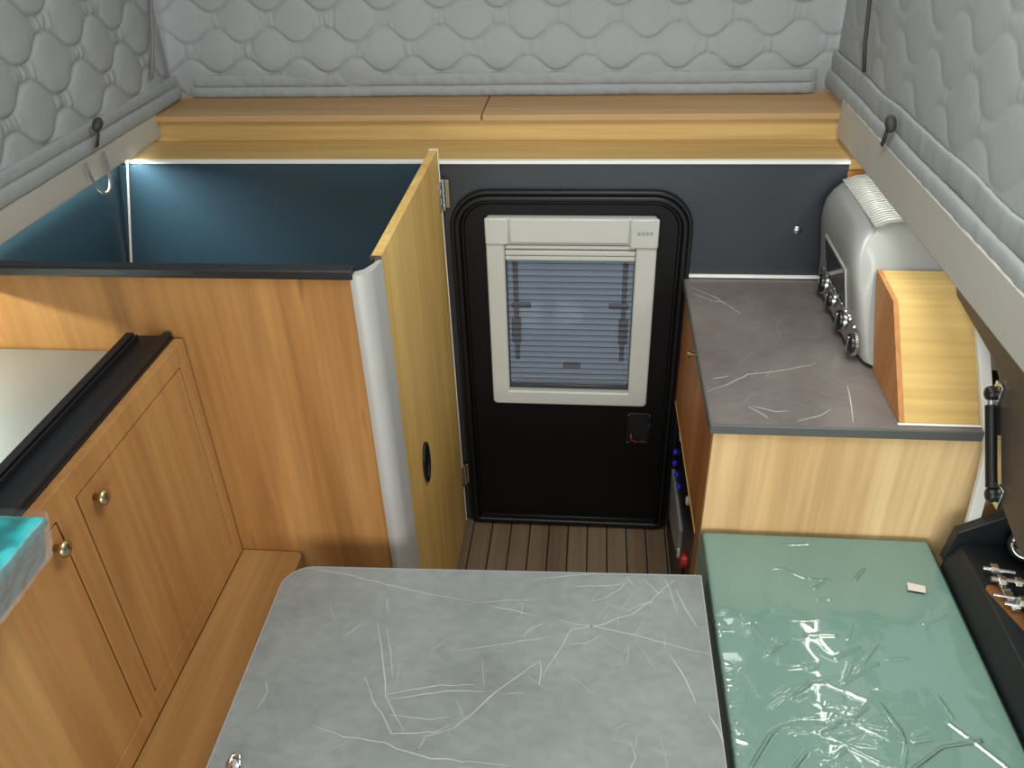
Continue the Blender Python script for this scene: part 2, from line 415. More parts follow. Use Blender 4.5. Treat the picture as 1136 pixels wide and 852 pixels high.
# straps hanging flat on the liners
MB().tube([(-1.158, 2.30, 1.62), (-1.156, 2.262, 1.52), (-1.155, 2.21, 1.42), (-1.157, 2.165, 1.345)], [.004, .004, .0045, .005], 6).build('strap', M['cord2'], LL, smooth=True)
MB().tube([(.604, 2.13, 1.62), (.603, 2.09, 1.52), (.602, 2.06, 1.43), (.606, 2.04, 1.372)], .0045, 6).build('strap', M['cord'], RR, smooth=True)
# toggles
def toggle(parent, p, d, tail):
    t = MB(); t.lathe(p, d, [(-.018, .004), (-.013, .009), (0, .0115), (.010, .010), (.016, .005)], 12)
    o = t.build('toggle', M['cord'], parent, smooth=True)
    MB().tube(tail, .0028, 6).build('cord_tail', M['cord'], o, smooth=True)
    MB().tube([tuple(Vector(q) + Vector((0, .008, .001))) for q in tail], .0022, 6).build('cord_tail', M['cord'], o, smooth=True)
toggle(LL, (-1.142, 1.84, 1.318), (.1, .75, .6), [(-1.142, 1.832, 1.312), (-1.140, 1.822, 1.295), (-1.146, 1.815, 1.272)])
toggle(RR, (.592, 1.752, 1.338), (-.1, .5, .8), [(.588, 1.748, 1.328), (.588, 1.755, 1.305), (.592, 1.775, 1.286)])
# elastic loop at the left hem
pts = []
for k in range(17):
    a = math.pi * k / 16
    pts.append((-1.152 + .006 * math.sin(a), 1.805 - .040 * math.cos(a), 1.252 - .085 * math.sin(a) ** .8))
MB().tube(pts, .0036, 8).build('elastic_loop', M['cord2'], LL, smooth=True)

# ------------------------------------------------------------------ tall cubicle (left)
t = thing('cubicle', (-.8, 1.62, 0), 'tall wooden cubicle with open dark top and rounded silver corner post', 'cubicle')
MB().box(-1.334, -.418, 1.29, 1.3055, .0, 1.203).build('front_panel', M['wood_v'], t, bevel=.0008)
MB().box(-1.20, -.414, 1.282, 1.309, 1.203, 1.222).build('black_edge_trim', M['track'], t, bevel=.003)
MB().box(-1.168, -.40, 1.306, 1.992, .02, .04).build('base_board', M['blue'], t)
MB().box(-1.262, -.402, 1.988, 1.9985, .04, 1.172).build('back_lining', M['blue'], t)  # same charcoal wall, its lit look painted in
# rounded aluminium corner post: front edge at (-.418,1.288) curving to (-.38,1.35)
pr = [(-.420, 1.300), (-.420, 1.286)]
for k in range(9):
    a = math.radians(-90 + 75 * k / 8); pr.append((-.411 + .030 * math.cos(a) , 1.318 + .034 * math.sin(a)))
pr += [(-.376, 1.350), (-.380, 1.3535), (-.386, 1.352), (-.388, 1.336), (-.400, 1.310), (-.410, 1.303)]
MB().prism(pr, 'z', 0.0, 1.212).build('corner_post', M['alu'], t, smooth='auto')
MB().prism([(-.3875, 1.345), (-.377, 1.3535), (-.380, 1.359), (-.392, 1.356)], 'z', 0.0, 1.214).build('post_groove', M['aludk'], t)
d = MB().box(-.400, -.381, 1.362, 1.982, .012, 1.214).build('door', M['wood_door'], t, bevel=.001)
MB().box(-.402, -.3795, 1.980, 1.986, .012, 1.215).build('edge_band', M['white'], d)
MB().box(-.401, -.380, 1.3585, 1.3625, .012, 1.215).build('edge_band', M['aludk'], d)
# oval black pull
hp = [(1.526 + .030 * math.cos(2 * math.pi * k / 28), .610 + .056 * math.sin(2 * math.pi * k / 28)) for k in range(28)]
hi = [(1.526 + .021 * math.cos(2 * math.pi * k / 28), .610 + .045 * math.sin(2 * math.pi * k / 28)) for k in range(28)]
h = MB().ring(hp, hi, 'x', -.382, -.374).build('pull', M['black'], d, bevel=.0015)
MB().prism(hi, 'x', -.3815, -.3795).build('pull_recess', M['door'], h)
MB().lathe((-.3775, 1.526, .632), (1, 0, 0), [(-.002, .008), (.002, .008), (.003, .006)], 16).build('lock_button', M['black'], h)
for z in (1.10, .20):
    hg = MB().box(-.3805, -.3775, 1.952, 1.980, z - .036, z + .036).build('hinge', M['chrome'], d, bevel=.001)
    MB().box(-.379, -.360, 1.9865, 1.990, z - .036, z + .036).build('hinge_leaf', M['chrome'], hg, bevel=.0008)
    MB().tube([(-.374, 1.983, z - .04), (-.374, 1.983, z + .04)], .0055, 12).build('hinge_pin', M['chrome'], hg, smooth='auto')
    q = MB()
    for zz in (-.024, 0, .024): q.lathe((-.3775, 1.966, z + zz), (1, 0, 0), [(0, .004), (.001, .0035)], 10)
    q.build('screw', M['aludk'], hg)

# ------------------------------------------------------------------ entry door
dr = thing('door_1', (-.056, 1.99, 0), 'black rounded entry door with white framed window in the rear wall', 'door', kind='structure')
def dframe(i, top=.1): return rrect(-.364 + i, .250 - i, .004 + i, 1.110 - i, (max(.012, .03 - i),) * 2 + (max(.02, top - i),) * 2, 8)
MB().ring(dframe(0), dframe(.012), 'y', 1.982, 2.0).build('outer_seal', M['rubber'], dr, bevel=.004, seg=3)
MB().ring(dframe(.012), dframe(.026), 'y', 1.974, 2.0).build('door_surround', M['rubber'], dr, bevel=.005, seg=3)
MB().ring(dframe(.026), dframe(.036), 'y', 1.986, 2.0).build('inner_seal', M['door'], dr, bevel=.003)
# leaf with the window hole
WX0, WX1, WZ0, WZ1 = -.224, .110, .526, .972
leaf = rrect(-.364 + .036, .250 - .036, .04, 1.074, (.01, .01, .064, .064), 8)
def to_hole(p):
    return p
hole = rrect(WX0, WX1, WZ0, WZ1, .004, 8)
dl = MB().ring(leaf, hole, 'y', 1.988, 2.022).build('door_leaf', M['door'], dr, bevel=.0015)
MB().box(-.33, .216, 1.978, 1.992, .03, .046).build('threshold_strip', M['rubber'], dr, bevel=.002)
wf = MB().ring(rrect(-.272, .163, .481, 1.046, .012, 6), rrect(WX0, WX1, WZ0, WZ1, .003, 6), 'y', 1.966, 1.990).build('window_frame', M['winfr'], dr, bevel=.006, seg=3)
MB().box(-.272, -.212, 1.960, 1.968, .975, 1.0465).build('frame_cap', M['winfr'], wf, bevel=.004)
MB().box(.094, .1645, 1.959, 1.968, .968, 1.0465).build('frame_cap', M['winfr'], wf, bevel=.004)
MB().box(-.210, .092, 1.960, 1.968, .980, 1.046).build('cassette_cover', M['winfr'], wf, bevel=.004)
q = MB()
for k in range(4): q.box(.112 + k * .010, .119 + k * .010, 1.9575, 1.9592, 1.006, 1.014)
q.build('embossed_mark', M['plate'], wf)
q = MB(); q.box(WX0 + .001, WX1 - .001, 1.970, 1.986, .960, .970); q.box(WX0 + .001, WX1 - .001, 1.966, 1.984, .944, .957); q.box(WX0 + .001, WX1 - .001, 1.969, 1.986, .929, .942)
hb = q.build('blind_rail', M['winfr'], dr, bevel=.0025)
# pleated insect screen
def plf(a, b):
    n = b * 44; k = int(round(n))
    return (WX0 + .002 + a * (WX1 - WX0 - .004), 1.990 + (.008 if k % 2 else 0), .930 - b * (.930 - WZ0 - .012))
MB().grid(2, 45, plf).build('pleated_screen', M['pleat'], dr)
q = MB()
for k in range(0, 45, 2):
    z = .930 - k / 44 * (.930 - WZ0 - .012); q.box(WX0 + .002, WX1 - .002, 1.9885, 1.9898, z - .0006, z + .0006)
q.build('pleat_folds', M['dark'], dr)
MB().box(WX0 + .001, WX1 - .001, 1.985, 2.0, WZ0 + .001, WZ0 + .013).build('screen_bottom_bar', M['dark'], dr, bevel=.002)
# acrylic pane, its inner welt and the two stays
MB().prism(rrect(WX0 - .01, WX1 + .01, WZ0 - .01, WZ1 + .01, .03, 6), 'y', 2.034, 2.037).build('window_pane', M['pane'], dr)
wo = rrect(WX0 + .012, WX1 - .012, WZ0 + .018, WZ1 - .03, .03, 6); wi = rrect(WX0 + .0145, WX1 - .0145, WZ0 + .0205, WZ1 - .0325, .028, 6)
MB().ring(wo, wi, 'y', 2.012, 2.016).build('pane_welt', M['alu'], dr)
for sx in (-1, 1):
    xx = -.057 + sx * .147
    st = MB().box(xx - .008, xx + .008, 2.016, 2.026, .60, .90).build('window_stay', M['black'], dr, bevel=.002)
    MB().box(xx - .012 - (.03 if sx > 0 else 0), xx + .012 + (.03 if sx < 0 else 0), 2.010, 2.020, .768, .784).build('stay_knob', M['black'], st, bevel=.003)
    MB().box(xx - .013, xx + .013, 2.012, 2.024, .655, .735).build('stay_slider', M['track'], st, bevel=.004)
MB().prism(rrect(-.075, -.025, .575, .592, .006, 4), 'y', 2.012, 2.024).build('window_catch', M['black'], dr, bevel=.002)
# latch
lt = MB().ring(rrect(.112, .182, .338, .446, .010, 5), rrect(.120, .174, .346, .438, .007, 5), 'y', 1.984, 1.990).build('door_latch', M['black'], dr, bevel=.001)
MB().box(.120, .174, 1.987, 1.989, .346, .438).build('latch_plate', M['track'], lt)
MB().tube([(.126, 1.983, .372), (.128, 1.981, .355), (.142, 1.981, .346), (.152, 1.983, .344)], .0028, 8).build('latch_pull', M['dkred'], lt, smooth=True)
q = MB()
for (a, b) in ((.117, .441), (.177, .441), (.177, .405), (.117, .343)): q.lathe((a, 1.9835, b), (0, -1, 0), [(-.001, .003), (.0008, .0025)], 8)
q.build('latch_screw', M['chrome'], lt)
tag(MB().lathe((.506, 1.999, 1.006), (0, -1, 0), [(-.001, .010), (.003, .010), (.006, .0065), (.0065, .002)], 16).build('panel_screw', M['chrome'], smooth='auto'), 'small chrome screw cap alone on the charcoal panel above the rear worktop', 'screw')

# ------------------------------------------------------------------ right rear kitchen unit
k = thing('kitchen_cabinet', (.55, 1.67, 0), 'low wooden kitchen cabinet beside the entry door under the grey worktop', 'cabinet')
MB().box(.246, .998, 1.345, 1.362, .30, .855).build('front_panel', M['wood_front'], k, bevel=.0008)
MB().prism([(1.362, .300), (1.362, .855), (1.984, .855), (1.984, .494), (1.420, .522), (1.420, .300)], 'x', .246, .262).build('side_panel', M['wood_side'], k, bevel=.0008)
MB().box(.246, .262, 1.362, 1.420, .0, .300).build('side_post', M['wood_side'], k)
MB().box(.25, .98, 1.35, 1.366, .0, .30).build('lower_panel', M['wood_side'], k)
MB().prism([(1.418, .519), (1.421, .5235), (1.985, .4955), (1.984, .491)], 'x', .244, .2475).build('lower_edge_trim', M['wood_box'], k)
MB().box(.70, .98, 1.37, 1.98, .1, .85).build('inner_partition', M['track'], k)
dk = MB().lathe((.246, 1.691, .824), (-1, 0, 0), [(0, .004), (.010, .004), (.012, .008), (.018, .0085), (.021, .005)], 14).build('knob', M['brass'], k, smooth='auto')

w = MB(); w.mat(0).box(.240, .745, 1.343, 1.985, .858, .8755); w.mat(1)
veins = [[(0.251, 1.936), (0.309, 1.878), (0.357, 1.796)], [(0.244, 1.456), (0.304, 1.5), (0.335, 1.526), (0.413, 1.547), (0.485, 1.576)], [(0.252, 1.901), (0.297, 1.863), (0.328, 1.855)], [(0.532, 1.493), (0.523, 1.433), (0.511, 1.361)], [(0.318, 1.407), (0.345, 1.377), (0.352, 1.366)], [(0.406, 1.359), (0.453, 1.383), (0.478, 1.403)], [(0.258, 1.505), (0.293, 1.517)], [(0.327, 1.408), (0.368, 1.391), (0.395, 1.395)]]
for v in veins: w.stroke(v, .0028, .8759)
w.mat(2)
for i in range(26):
    a = random.uniform(0, 6.28); px, py = random.uniform(.28, .54), random.uniform(1.38, 1.95); l = random.uniform(.02, .07)
    w.stroke([(px, py), (px + l * math.cos(a), py + l * math.sin(a) * 1.0)], .0016, .8758)
wt = w.build('worktop', [M['marble2'], M['vein'], M['vein3'] if 'vein3' in M else plain('worktop_faint_vein', (140, 132, 127), .4)], loc=(.49, 1.67, .858))
tag(wt, 'dark grey veined marble worktop on the kitchen cabinet beside the door', 'worktop')
MB().box(.2375, .745, 1.337, 1.3435, .856, .8765).build('front_edge', M['medge'], wt, bevel=.0015)
MB().box(.2365, .2405, 1.342, 1.985, .856, .8765).build('side_edge', M['medge'], wt, bevel=.001)

# control box in the recess below
cb = thing('control_box', (.275, 1.7, 0.02), 'black electrical control box with blue lamps in the recess below the worktop', 'control box')
MB().prism([(1.425, .0), (1.425, .512), (1.98, .484), (1.98, .0)], 'x', .256, .34).build('housing', M['black'], cb, bevel=.003)
MB().prism([(1.66, .30), (1.94, .285), (1.90, .13), (1.66, .20)], 'x', .248, .257).build('grey_plate', M['plate'], cb, bevel=.001)
for (y, z) in ((1.937, .348), (1.933, .310), (1.869, .320), (1.807, .328)):
    MB().lathe((.256, y, z), (-1, 0, 0), [(0, .009), (.005, .009), (.008, .006), (.009, .003)], 14).build('indicator_lamp', M['bluelamp'], cb, smooth='auto')
MB().lathe((.256, 1.612, .446), (-1, 0, 0), [(0, .012), (.005, .012), (.008, .009)], 14).build('push_button', M['paper'], cb, smooth='auto')
rk = MB().lathe((.256, 1.552, .300), (-1, 0, 0), [(0, .020), (.012, .019), (.016, .014)], 16).build('red_switch', M['red'], cb, smooth='auto')
MB().box(.236, .241, 1.575, 1.585, .29, .31).build('switch_mark', M['paper'], rk)
q = MB()
for z in (.43, .445, .46):
    for y in (1.880, 1.900): q.box(.2545, .2562, y, y + .010, z, z + .007)
q.build('panel_marks', M['paper'], cb)
MB().box(.250, .257, 1.44, 1.60, .06, .24).build('lower_module', M['track'], cb, bevel=.002)

# ------------------------------------------------------------------ white oven
ov = thing('countertop_oven', (.70, 1.77, .876), 'white rounded countertop oven with ribbed top and round dials on the worktop', 'oven')
prof = [(.590, .884), (.572, .890), (.566, .905), (.563, .95), (.556, 1.00), (.549, 1.045), (.548, 1.075), (.553, 1.102), (.566, 1.125), (.585, 1.142), (.61, 1.152), (.645, 1.157), (.70, 1.158), (.86, 1.158), (.88, 1.15), (.885, 1.13), (.885, .884)]
secs = []
for (off, e) in ((0, .10), (.006, .065), (.018, .035), (.036, .014), (.062, .002), (.10, 0)): secs.append((off, e))
vs = []; n = len(prof)
rows = []
for off, e in secs:
    rows.append([(.885 + (x - .885) * (1 - e * .55), 1.552 + (z - .884) * .60 + off, .884 + (z - .884) * (1 - e)) for x, z in prof])
rows.append([(x, 1.90, z) for x, z in prof])
for yy, e in ((1.955, 0), (1.972, .008), (1.98, .03)):
    rows.append([(.885 + (x - .885) * (1 - e), yy, .884 + (z - .884) * (1 - e)) for x, z in prof])
vs = [p for r in rows for p in r]; R_ = len(rows)
fs = [(i * n + j, i * n + (j + 1) % n, (i + 1) * n + (j + 1) % n, (i + 1) * n + j) for i in range(R_ - 1) for j in range(n)] + [tuple(range(n)), tuple(range((R_ - 1) * n, R_ * n))[::-1]]
b = MB().add(vs, fs).build('body', M['oven'], ov, smooth='auto')
q = MB()
rp = [(.5535, 1.102), (.566, 1.125), (.585, 1.142), (.61, 1.152), (.645, 1.157), (.70, 1.158), (.86, 1.158)]
def offs(pts, d):
    out = []
    for i, p in enumerate(pts):
        a, b_ = pts[max(0, i - 1)], pts[min(len(pts) - 1, i + 1)]; dx, dz = b_[0] - a[0], b_[1] - a[1]; l = math.hypot(dx, dz)
        out.append((p[0] - dz / l * d, p[1] + dx / l * d))
    return out
for i in range(24):
    y = 1.692 + i * .0116; k0 = 2
    q.prism(offs(rp, .0055)[k0:] + offs(rp, -.002)[k0:][::-1], 'y', y, y + .0066)
q.build('top_ribs', M['oven'], b)
q = MB().box(.60, .87, 1.62, 1.97, .8762, .886)
q.build('base', M['track'], ov)
def fx(z): # front face x at height z
    for (xa, za), (xb, zb) in zip(prof[2:], prof[3:]):
        if za <= z <= zb: return xa + (xb - xa) * (z - za) / (zb - za)
    return .56
wpts = [(1.892, 1.030), (1.712, 1.030), (1.690, .950), (1.870, .950)]
def facep(y, z, o): return (fx(z) - o, y, z)
def facequad(pts, o0, o1):
    m = MB(); m.add([facep(y, z, o0) for y, z in pts] + [facep(y, z, o1) for y, z in pts], [(0, 1, 2, 3), (7, 6, 5, 4), (0, 4, 5, 1), (1, 5, 6, 2), (2, 6, 7, 3), (3, 7, 4, 0)]); return m
fr_ = facequad([(1.900, 1.038), (1.706, 1.038), (1.682, .942), (1.876, .942)], 0, .003).build('window_bezel', M['winfr'], ov, bevel=.001)
facequad(wpts, .002, .0045).build('window_glass', plain('oven_glass', (34, 36, 34), .12, spec=.6), fr_)
facequad([(1.93, .938), (1.60, .938), (1.58, .896), (1.93, .896)], 0, .002).build('dial_strip', M['chrome'], ov)
for (y, r_) in ((1.885, .024), (1.800, .019), (1.700, .024), (1.595, .024)):
    kb = MB().lathe((.563, y, .917), (-1, 0, 0), [(0, r_ * 1.12), (.006, r_ * 1.12), (.007, r_ * .95)], 24).build('dial_ring', M['chrome'], ov, smooth='auto')
    MB().lathe((.557, y, .917), (-1, 0, 0), [(0, r_ * .95), (.006, r_ * .88), (.009, r_ * .6)], 24).build('dial', M['black'], kb, smooth='auto')
    MB().box(.546, .552, y - .0025, y + .0025, .917 - r_ * .7, .917 + r_ * .7).build('dial_pointer', M['chrome'], kb, bevel=.001)
for i in range(9): MB().lathe((.5615, 1.90 - i * .036, .948), (-1, 0, 0), [(0, .004), (.004, .0035)], 8).build('rivet', M['chrome'], ov)

# sloping wood cover in front of the oven
cv = thing('cover_box', (.668, 1.5, .876), 'pale wood sloping cover box in front of the white oven', 'cover')
MB().prism([(1.362, .8765), (1.532, 1.050), (1.655, 1.060), (1.553, .8765)], 'x', .606, .746).build('body', M['wood_box'], cv, bevel=.0008)
MB().prism([(1.361, .8765), (1.532, 1.0515), (1.656, 1.0615), (1.555, .8765)], 'x', .596, .6058).build('side_cheek', M['wood_side'], cv)  # darker wood puts this side's shade into the colour
MB().box(.592, .746, 1.354, 1.360, .8765, .8795).build('sealant_bead', M['white'], cv, bevel=.002)

# aluminium edge strip following the cover and dropping in front of the cabinet
def strip(pts, w, th):
    m = MB(); vs = []
    for (y, z), (ny, nz) in pts:
        for (dx, dn) in ((-.0048, 0), (w, 0), (w, th), (-.0048, th)): vs.append((.750 + dx, y + ny * dn, z + nz * dn))
    fs = [(0, 1, 2, 3), tuple(range(4 * len(pts) - 4, 4 * len(pts)))[::-1]]
    for i in range(len(pts) - 1):
        for j in range(4): fs.append((4 * i + j, 4 * i + (j + 1) % 4, 4 * i + 4 + (j + 1) % 4, 4 * i + 4 + j))
    return m.add(vs, fs)
s2 = .7071
path = [((1.5675, 1.0675), (-s2, s2)), ((1.5075, 1.0225), (-s2, s2)), ((1.3595, .8725), (-s2, s2)), ((1.332, .845), (-.95, .3)), ((1.318, .79), (-1, 0)), ((1.306, .70), (-1, 0)), ((1.300, .606), (-1, 0))]
tag(strip(path, .018, .014).build('edge_strip', M['strip'], bevel=.002), 'pale aluminium edge strip bending down beside the sloping cover box', 'strip')

# dark flap + gas strut
fl = thing('side_flap', (.707, .9, .86), 'dark brown board hanging under the right rim beside the gas strut', 'board')
MB().prism([(1.545, 1.110), (1.505, 1.078), (1.300, 1.054), (1.262, 1.033), (1.140, .872), (1.06, .850), (.2, .850), (.2, 1.185), (1.545, 1.185)], 'x', .700, .716).build('board', M['flap'], fl, bevel=.002)
gs = thing('gas_strut', (.705, 1.25, .87), 'black gas strut with chrome end brackets on the right side board', 'strut')
A, B = Vector((.690, 1.262, 1.015)), Vector((.690, 1.158, .876))
dv = (B - A).normalized()
MB().tube([A + dv * .012, A + dv * .055], .0055, 12).build('rod', M['chrome'], gs, smooth='auto')
MB().tube([A + dv * .020, B - dv * .012], .0095, 16).build('cylinder', M['black'], gs, smooth='auto')
for P_, sgn in ((A, 1), (B, -1)):
    MB().lathe(P_, Vector((-1, 0, 0)), [(-.010, .006), (-.007, .011), (0, .0135), (.007, .011), (.010, .005)], 16).build('ball_socket', M['black'], gs, smooth=True)
    br = MB().box(.6945, .6995, P_.y - .020, P_.y + .006, P_.z - .016, P_.z + .024).build('bracket', M['chrome'], gs, bevel=.001)
    MB().lathe((.6945, P_.y - .010, P_.z + .016), (-1, 0, 0), [(0, .004), (.002, .003)], 8).build('bracket_screw', M['aludk'], br)

# ------------------------------------------------------------------ table
tb = thing('table', (-.185, .75, 0), 'grey marble effect table top lowered level with the green cushion', 'table')
outl = [(.231, .36), (.232, 1.205)]
for k_ in range(9):
    a = math.radians(90 + 80 * k_ / 8); outl.append((-.545 + .06 * math.cos(a), 1.121 + .06 * math.sin(a)))
outl += [(-.597, .74), (-.590, .36)]
TV = [[(-0.569, 1.177), (-0.484, 1.163), (-0.369, 1.137), (-0.298, 1.12), (-0.22, 1.109)], [(-0.387, 1.044), (-0.367, 0.989), (-0.347, 0.926), (-0.336, 0.887), (-0.313, 0.851), (-0.291, 0.82)], [(-0.381, 0.922), (-0.357, 0.876), (-0.328, 0.84), (-0.31, 0.816), (-0.278, 0.818), (-0.238, 0.824), (-0.216, 0.839)], [(-0.338, 0.887), (-0.294, 0.902), (-0.245, 0.913), (-0.186, 0.919)], [(-0.332, 0.878), (-0.284, 0.891), (-0.218, 0.905), (-0.167, 0.906)], [(-0.447, 0.821), (-0.389, 0.804), (-0.318, 0.798), (-0.296, 0.787), (-0.238, 0.776), (-0.175, 0.775), (-0.113, 0.772)], [(-0.219, 0.828), (-0.186, 0.855), (-0.158, 0.895), (-0.119, 0.934), (-0.075, 0.978)], [(-0.075, 0.978), (-0.071, 0.943), (-0.073, 0.925)], [(-0.069, 0.943), (-0.046, 0.994), (-0.022, 1.051), (0.032, 1.066), (0.096, 1.099), (0.129, 1.131), (0.179, 1.191)], [(-0.049, 1.072), (-0.013, 1.066), (0.041, 1.058), (0.12, 1.041), (0.168, 1.026), (0.229, 1.012)], [(-0.181, 1.099), (-0.133, 1.09), (-0.087, 1.081)], [(-0.015, 1.159), (0.051, 1.165), (0.081, 1.174)], [(0.158, 1.007), (0.179, 0.957), (0.193, 0.909)], [(0.178, 1.165), (0.196, 1.111), (0.211, 1.071)], [(0.213, 0.887), (0.226, 0.857), (0.231, 0.839)]]
TF = [[(-0.368, 1.034), (-0.347, 0.979), (-0.333, 0.925)], [(-0.226, 0.989), (-0.153, 1.008), (-0.092, 1.024), (-0.052, 1.034)], [(-0.102, 1.173), (-0.026, 1.188), (0.037, 1.197)], [(-0.025, 1.017), (0.006, 1.022), (0.037, 1.043)], [(-0.322, 0.85), (-0.25, 0.846), (-0.218, 0.853)], [(0.118, 1.187), (0.144, 1.15), (0.158, 1.158)], [(-0.261, 0.791), (-0.253, 0.814), (-0.215, 0.83)], [(-0.215, 1.105), (-0.145, 1.115), (-0.094, 1.12)], [(-0.382, 1.105), (-0.371, 1.069)], [(0.009, 1.12), (0.041, 1.134), (0.07, 1.158), (0.087, 1.182)], [(-0.072, 1.065), (-0.094, 1.052), (-0.11, 1.028)], [(0.132, 1.128), (0.11, 1.121), (0.087, 1.104)], [(0.16, 1.189), (0.171, 1.14), (0.178, 1.104)], [(-0.442, 1.006), (-0.429, 1.024), (-0.415, 1.042)], [(0.084, 1.191), (0.098, 1.166)], [(-.552, .845), (-.545, .88), (-.555, .90)], [(.06, .74), (.09, .80), (.08, .83)]]
w = MB(); w.mat(0).prism(outl, 'z', .578, .605); w.mat(1)
for v in TV: w.stroke(v, .0025, .6055)
w.mat(2)
for v in TF: w.stroke(v, .0034, .6054)
for i in range(46):
    a = random.uniform(0, 6.28); px, py = random.choice([(random.gauss(.08, .06), random.gauss(1.1, .05)), (random.gauss(-.1, .12), random.gauss(.9, .12)), (random.uniform(-.5, .2), random.uniform(.5, 1.15))])
    l = random.uniform(.02, .06)
    if -.55 < px < .16 and .42 < py < 1.13: w.stroke([(px, py), (px + l * math.cos(a), py + l * math.sin(a))], .0016, .6053)
tt = w.build('tabletop', [M['marble'], M['vein'], M['vein2']], tb)
MB().ring([(a, b_) for a, b_ in outl], [(-.185 + (a + .185) * .994, .79 + (b_ - .79) * .993) for a, b_ in outl], 'z', .5775, .6052).build('edge_band', M['plate'], tb)
q = MB().lathe((-.185, .70, 0), (0, 0, 1), [(0, .16), (.012, .16), (.02, .04), (.06, .035), (.565, .035), (.566, .12), (.578, .12)], 24)
q.build('pedestal', M['alu'], tb, smooth='auto')
la = MB().lathe((-.553, .743, .605), (0, 0, 1), [(0, .012), (.005, .012), (.008, .007)], 14).build('latch', M['chrome'], tb, smooth='auto')
MB().tube([(-.560, .740, .610), (-.556, .752, .618), (-.545, .752, .618), (-.540, .738, .610)], .0028, 8).build('latch_bail', M['chrome'], la, smooth=True)

# ------------------------------------------------------------------ green cushion on the bench
bn = thing('bench', (.62, .75, 0), 'wooden bench base under the green cushion', 'bench')
MB().box(.246, .995, .2, 1.342, 0, .500).build('body', M['wood_side'], bn, bevel=.001)
gc = thing('seat_cushion', (.5, .78, .501), 'sage green seat cushion wrapped in clear plastic film beside the table', 'cushion')
gx0, gx1, gy0, gy1 = .2415, .7105, .22, 1.340
def soft(x0, x1, y0, y1, z0, z1, r, nu=40, nv=60):
    m = MB()
    def d(t, a, b_): return min(t - a, b_ - t)
    def fn(a, b_):
        x = x0 + a * (x1 - x0); y = y0 + b_ * (y1 - y0)
        ex = max(0, 1 - d(x, x0, x1) / r); ey = max(0, 1 - d(y, y0, y1) / r); e = min(1, math.hypot(ex, ey))
        return (x, y, z1 - r * .8 * (1 - math.sqrt(max(0, 1 - e * e))))
    m.grid(nu, nv, fn)
    c = [(x0, y0), (x1, y0), (x1, y1), (x0, y1)]
    m.prism(c, 'z', z0, z1 - r * .79)
    return m
soft(gx0, gx1, gy0, gy1, .501, .603, .016, 120, 200).build('cushion_body', M['green'], gc, smooth='auto')
RID = [  # creases of the wrap: pixel-free world polylines, height, width
    ([(.330, 1.02), (.372, 1.05)], .005), ([(.355, .93), (.395, .965), (.42, .97)], .005), ([(.50, .80), (.575, .855), (.64, .87)], .006), ([(.60, .90), (.66, .83), (.69, .78)], .004),
    ([(.30, 1.11), (.325, 1.06), (.34, 1.03)], .004), ([(.35, 1.17), (.36, 1.12)], .003), ([(.40, 1.30), (.46, 1.305)], .003), ([(.39, 1.235), (.43, 1.21), (.48, 1.205)], .004),
    ([(.39, 1.10), (.45, 1.105)], .004), ([(.385, 1.06), (.41, 1.068), (.46, 1.07)], .005), ([(.27, .80), (.31, .86), (.34, .88)], .005), ([(.30, .76), (.36, .83)], .005), ([(.33, .745), (.39, .79)], .005),
    ([(.38, .76), (.42, .73), (.52, .72), (.58, .70)], .005), ([(.42, .90), (.47, .885), (.50, .88)], .005), ([(.50, .93), (.52, .88), (.52, .86)], .006), ([(.60, .95), (.61, .91)], .003), ([(.40, .86), (.47, .82), (.52, .80)], .005),
    ([(.28, .98), (.30, .93)], .003), ([(.45, .67), (.52, .63), (.60, .62)], .006), ([(.30, .66), (.38, .70)], .005), ([(.62, .70), (.68, .66), (.74, .65)], .006), ([(.34, .60), (.42, .64)], .005), ([(.55, .58), (.62, .55)], .006)]
for i in range(110):
    px = random.gauss(.42, .07); py = random.gauss(.84, .17); a = random.gauss(.25, .45); l = random.uniform(.012, .055)
    if gx0 + .03 < px < gx1 - .05 and .25 < py < 1.3: RID.append(([(px, py), (px + l * math.cos(a), py + l * math.sin(a))], random.uniform(.0015, .0045)))
for i in range(24):
    py = random.uniform(.7, 1.1); RID.append(([(gx0 + .003, py), (gx0 + .003 + random.uniform(.01, .03), py + random.uniform(-.012, .012))], .003))
NU, NV = 235, 560
hmap = [[0.0] * NU for _ in range(NV)]
fx0, fx1, fy0, fy1 = gx0 - .002, gx1, gy0, gy1 - .001
for pts_, hh in RID:
    for (ax, ay), (bx, by) in zip(pts_, pts_[1:]):
        i0 = int((min(ax, bx) - .02 - fx0) / (fx1 - fx0) * (NU - 1)); i1 = int((max(ax, bx) + .02 - fx0) / (fx1 - fx0) * (NU - 1)) + 1
        j0 = int((min(ay, by) - .02 - fy0) / (fy1 - fy0) * (NV - 1)); j1 = int((max(ay, by) + .02 - fy0) / (fy1 - fy0) * (NV - 1)) + 1
        dx, dy = bx - ax, by - ay; L2 = dx * dx + dy * dy
        for j in range(max(0, j0), min(NV, j1)):
            for i in range(max(0, i0), min(NU, i1)):
                x = fx0 + i / (NU - 1) * (fx1 - fx0); y = fy0 + j / (NV - 1) * (fy1 - fy0)
                tt_ = max(0, min(1, ((x - ax) * dx + (y - ay) * dy) / L2)); d2 = math.hypot(x - ax - tt_ * dx, y - ay - tt_ * dy)
                hmap[j][i] = max(hmap[j][i], hh * math.exp(-(d2 / .0024) ** 2))
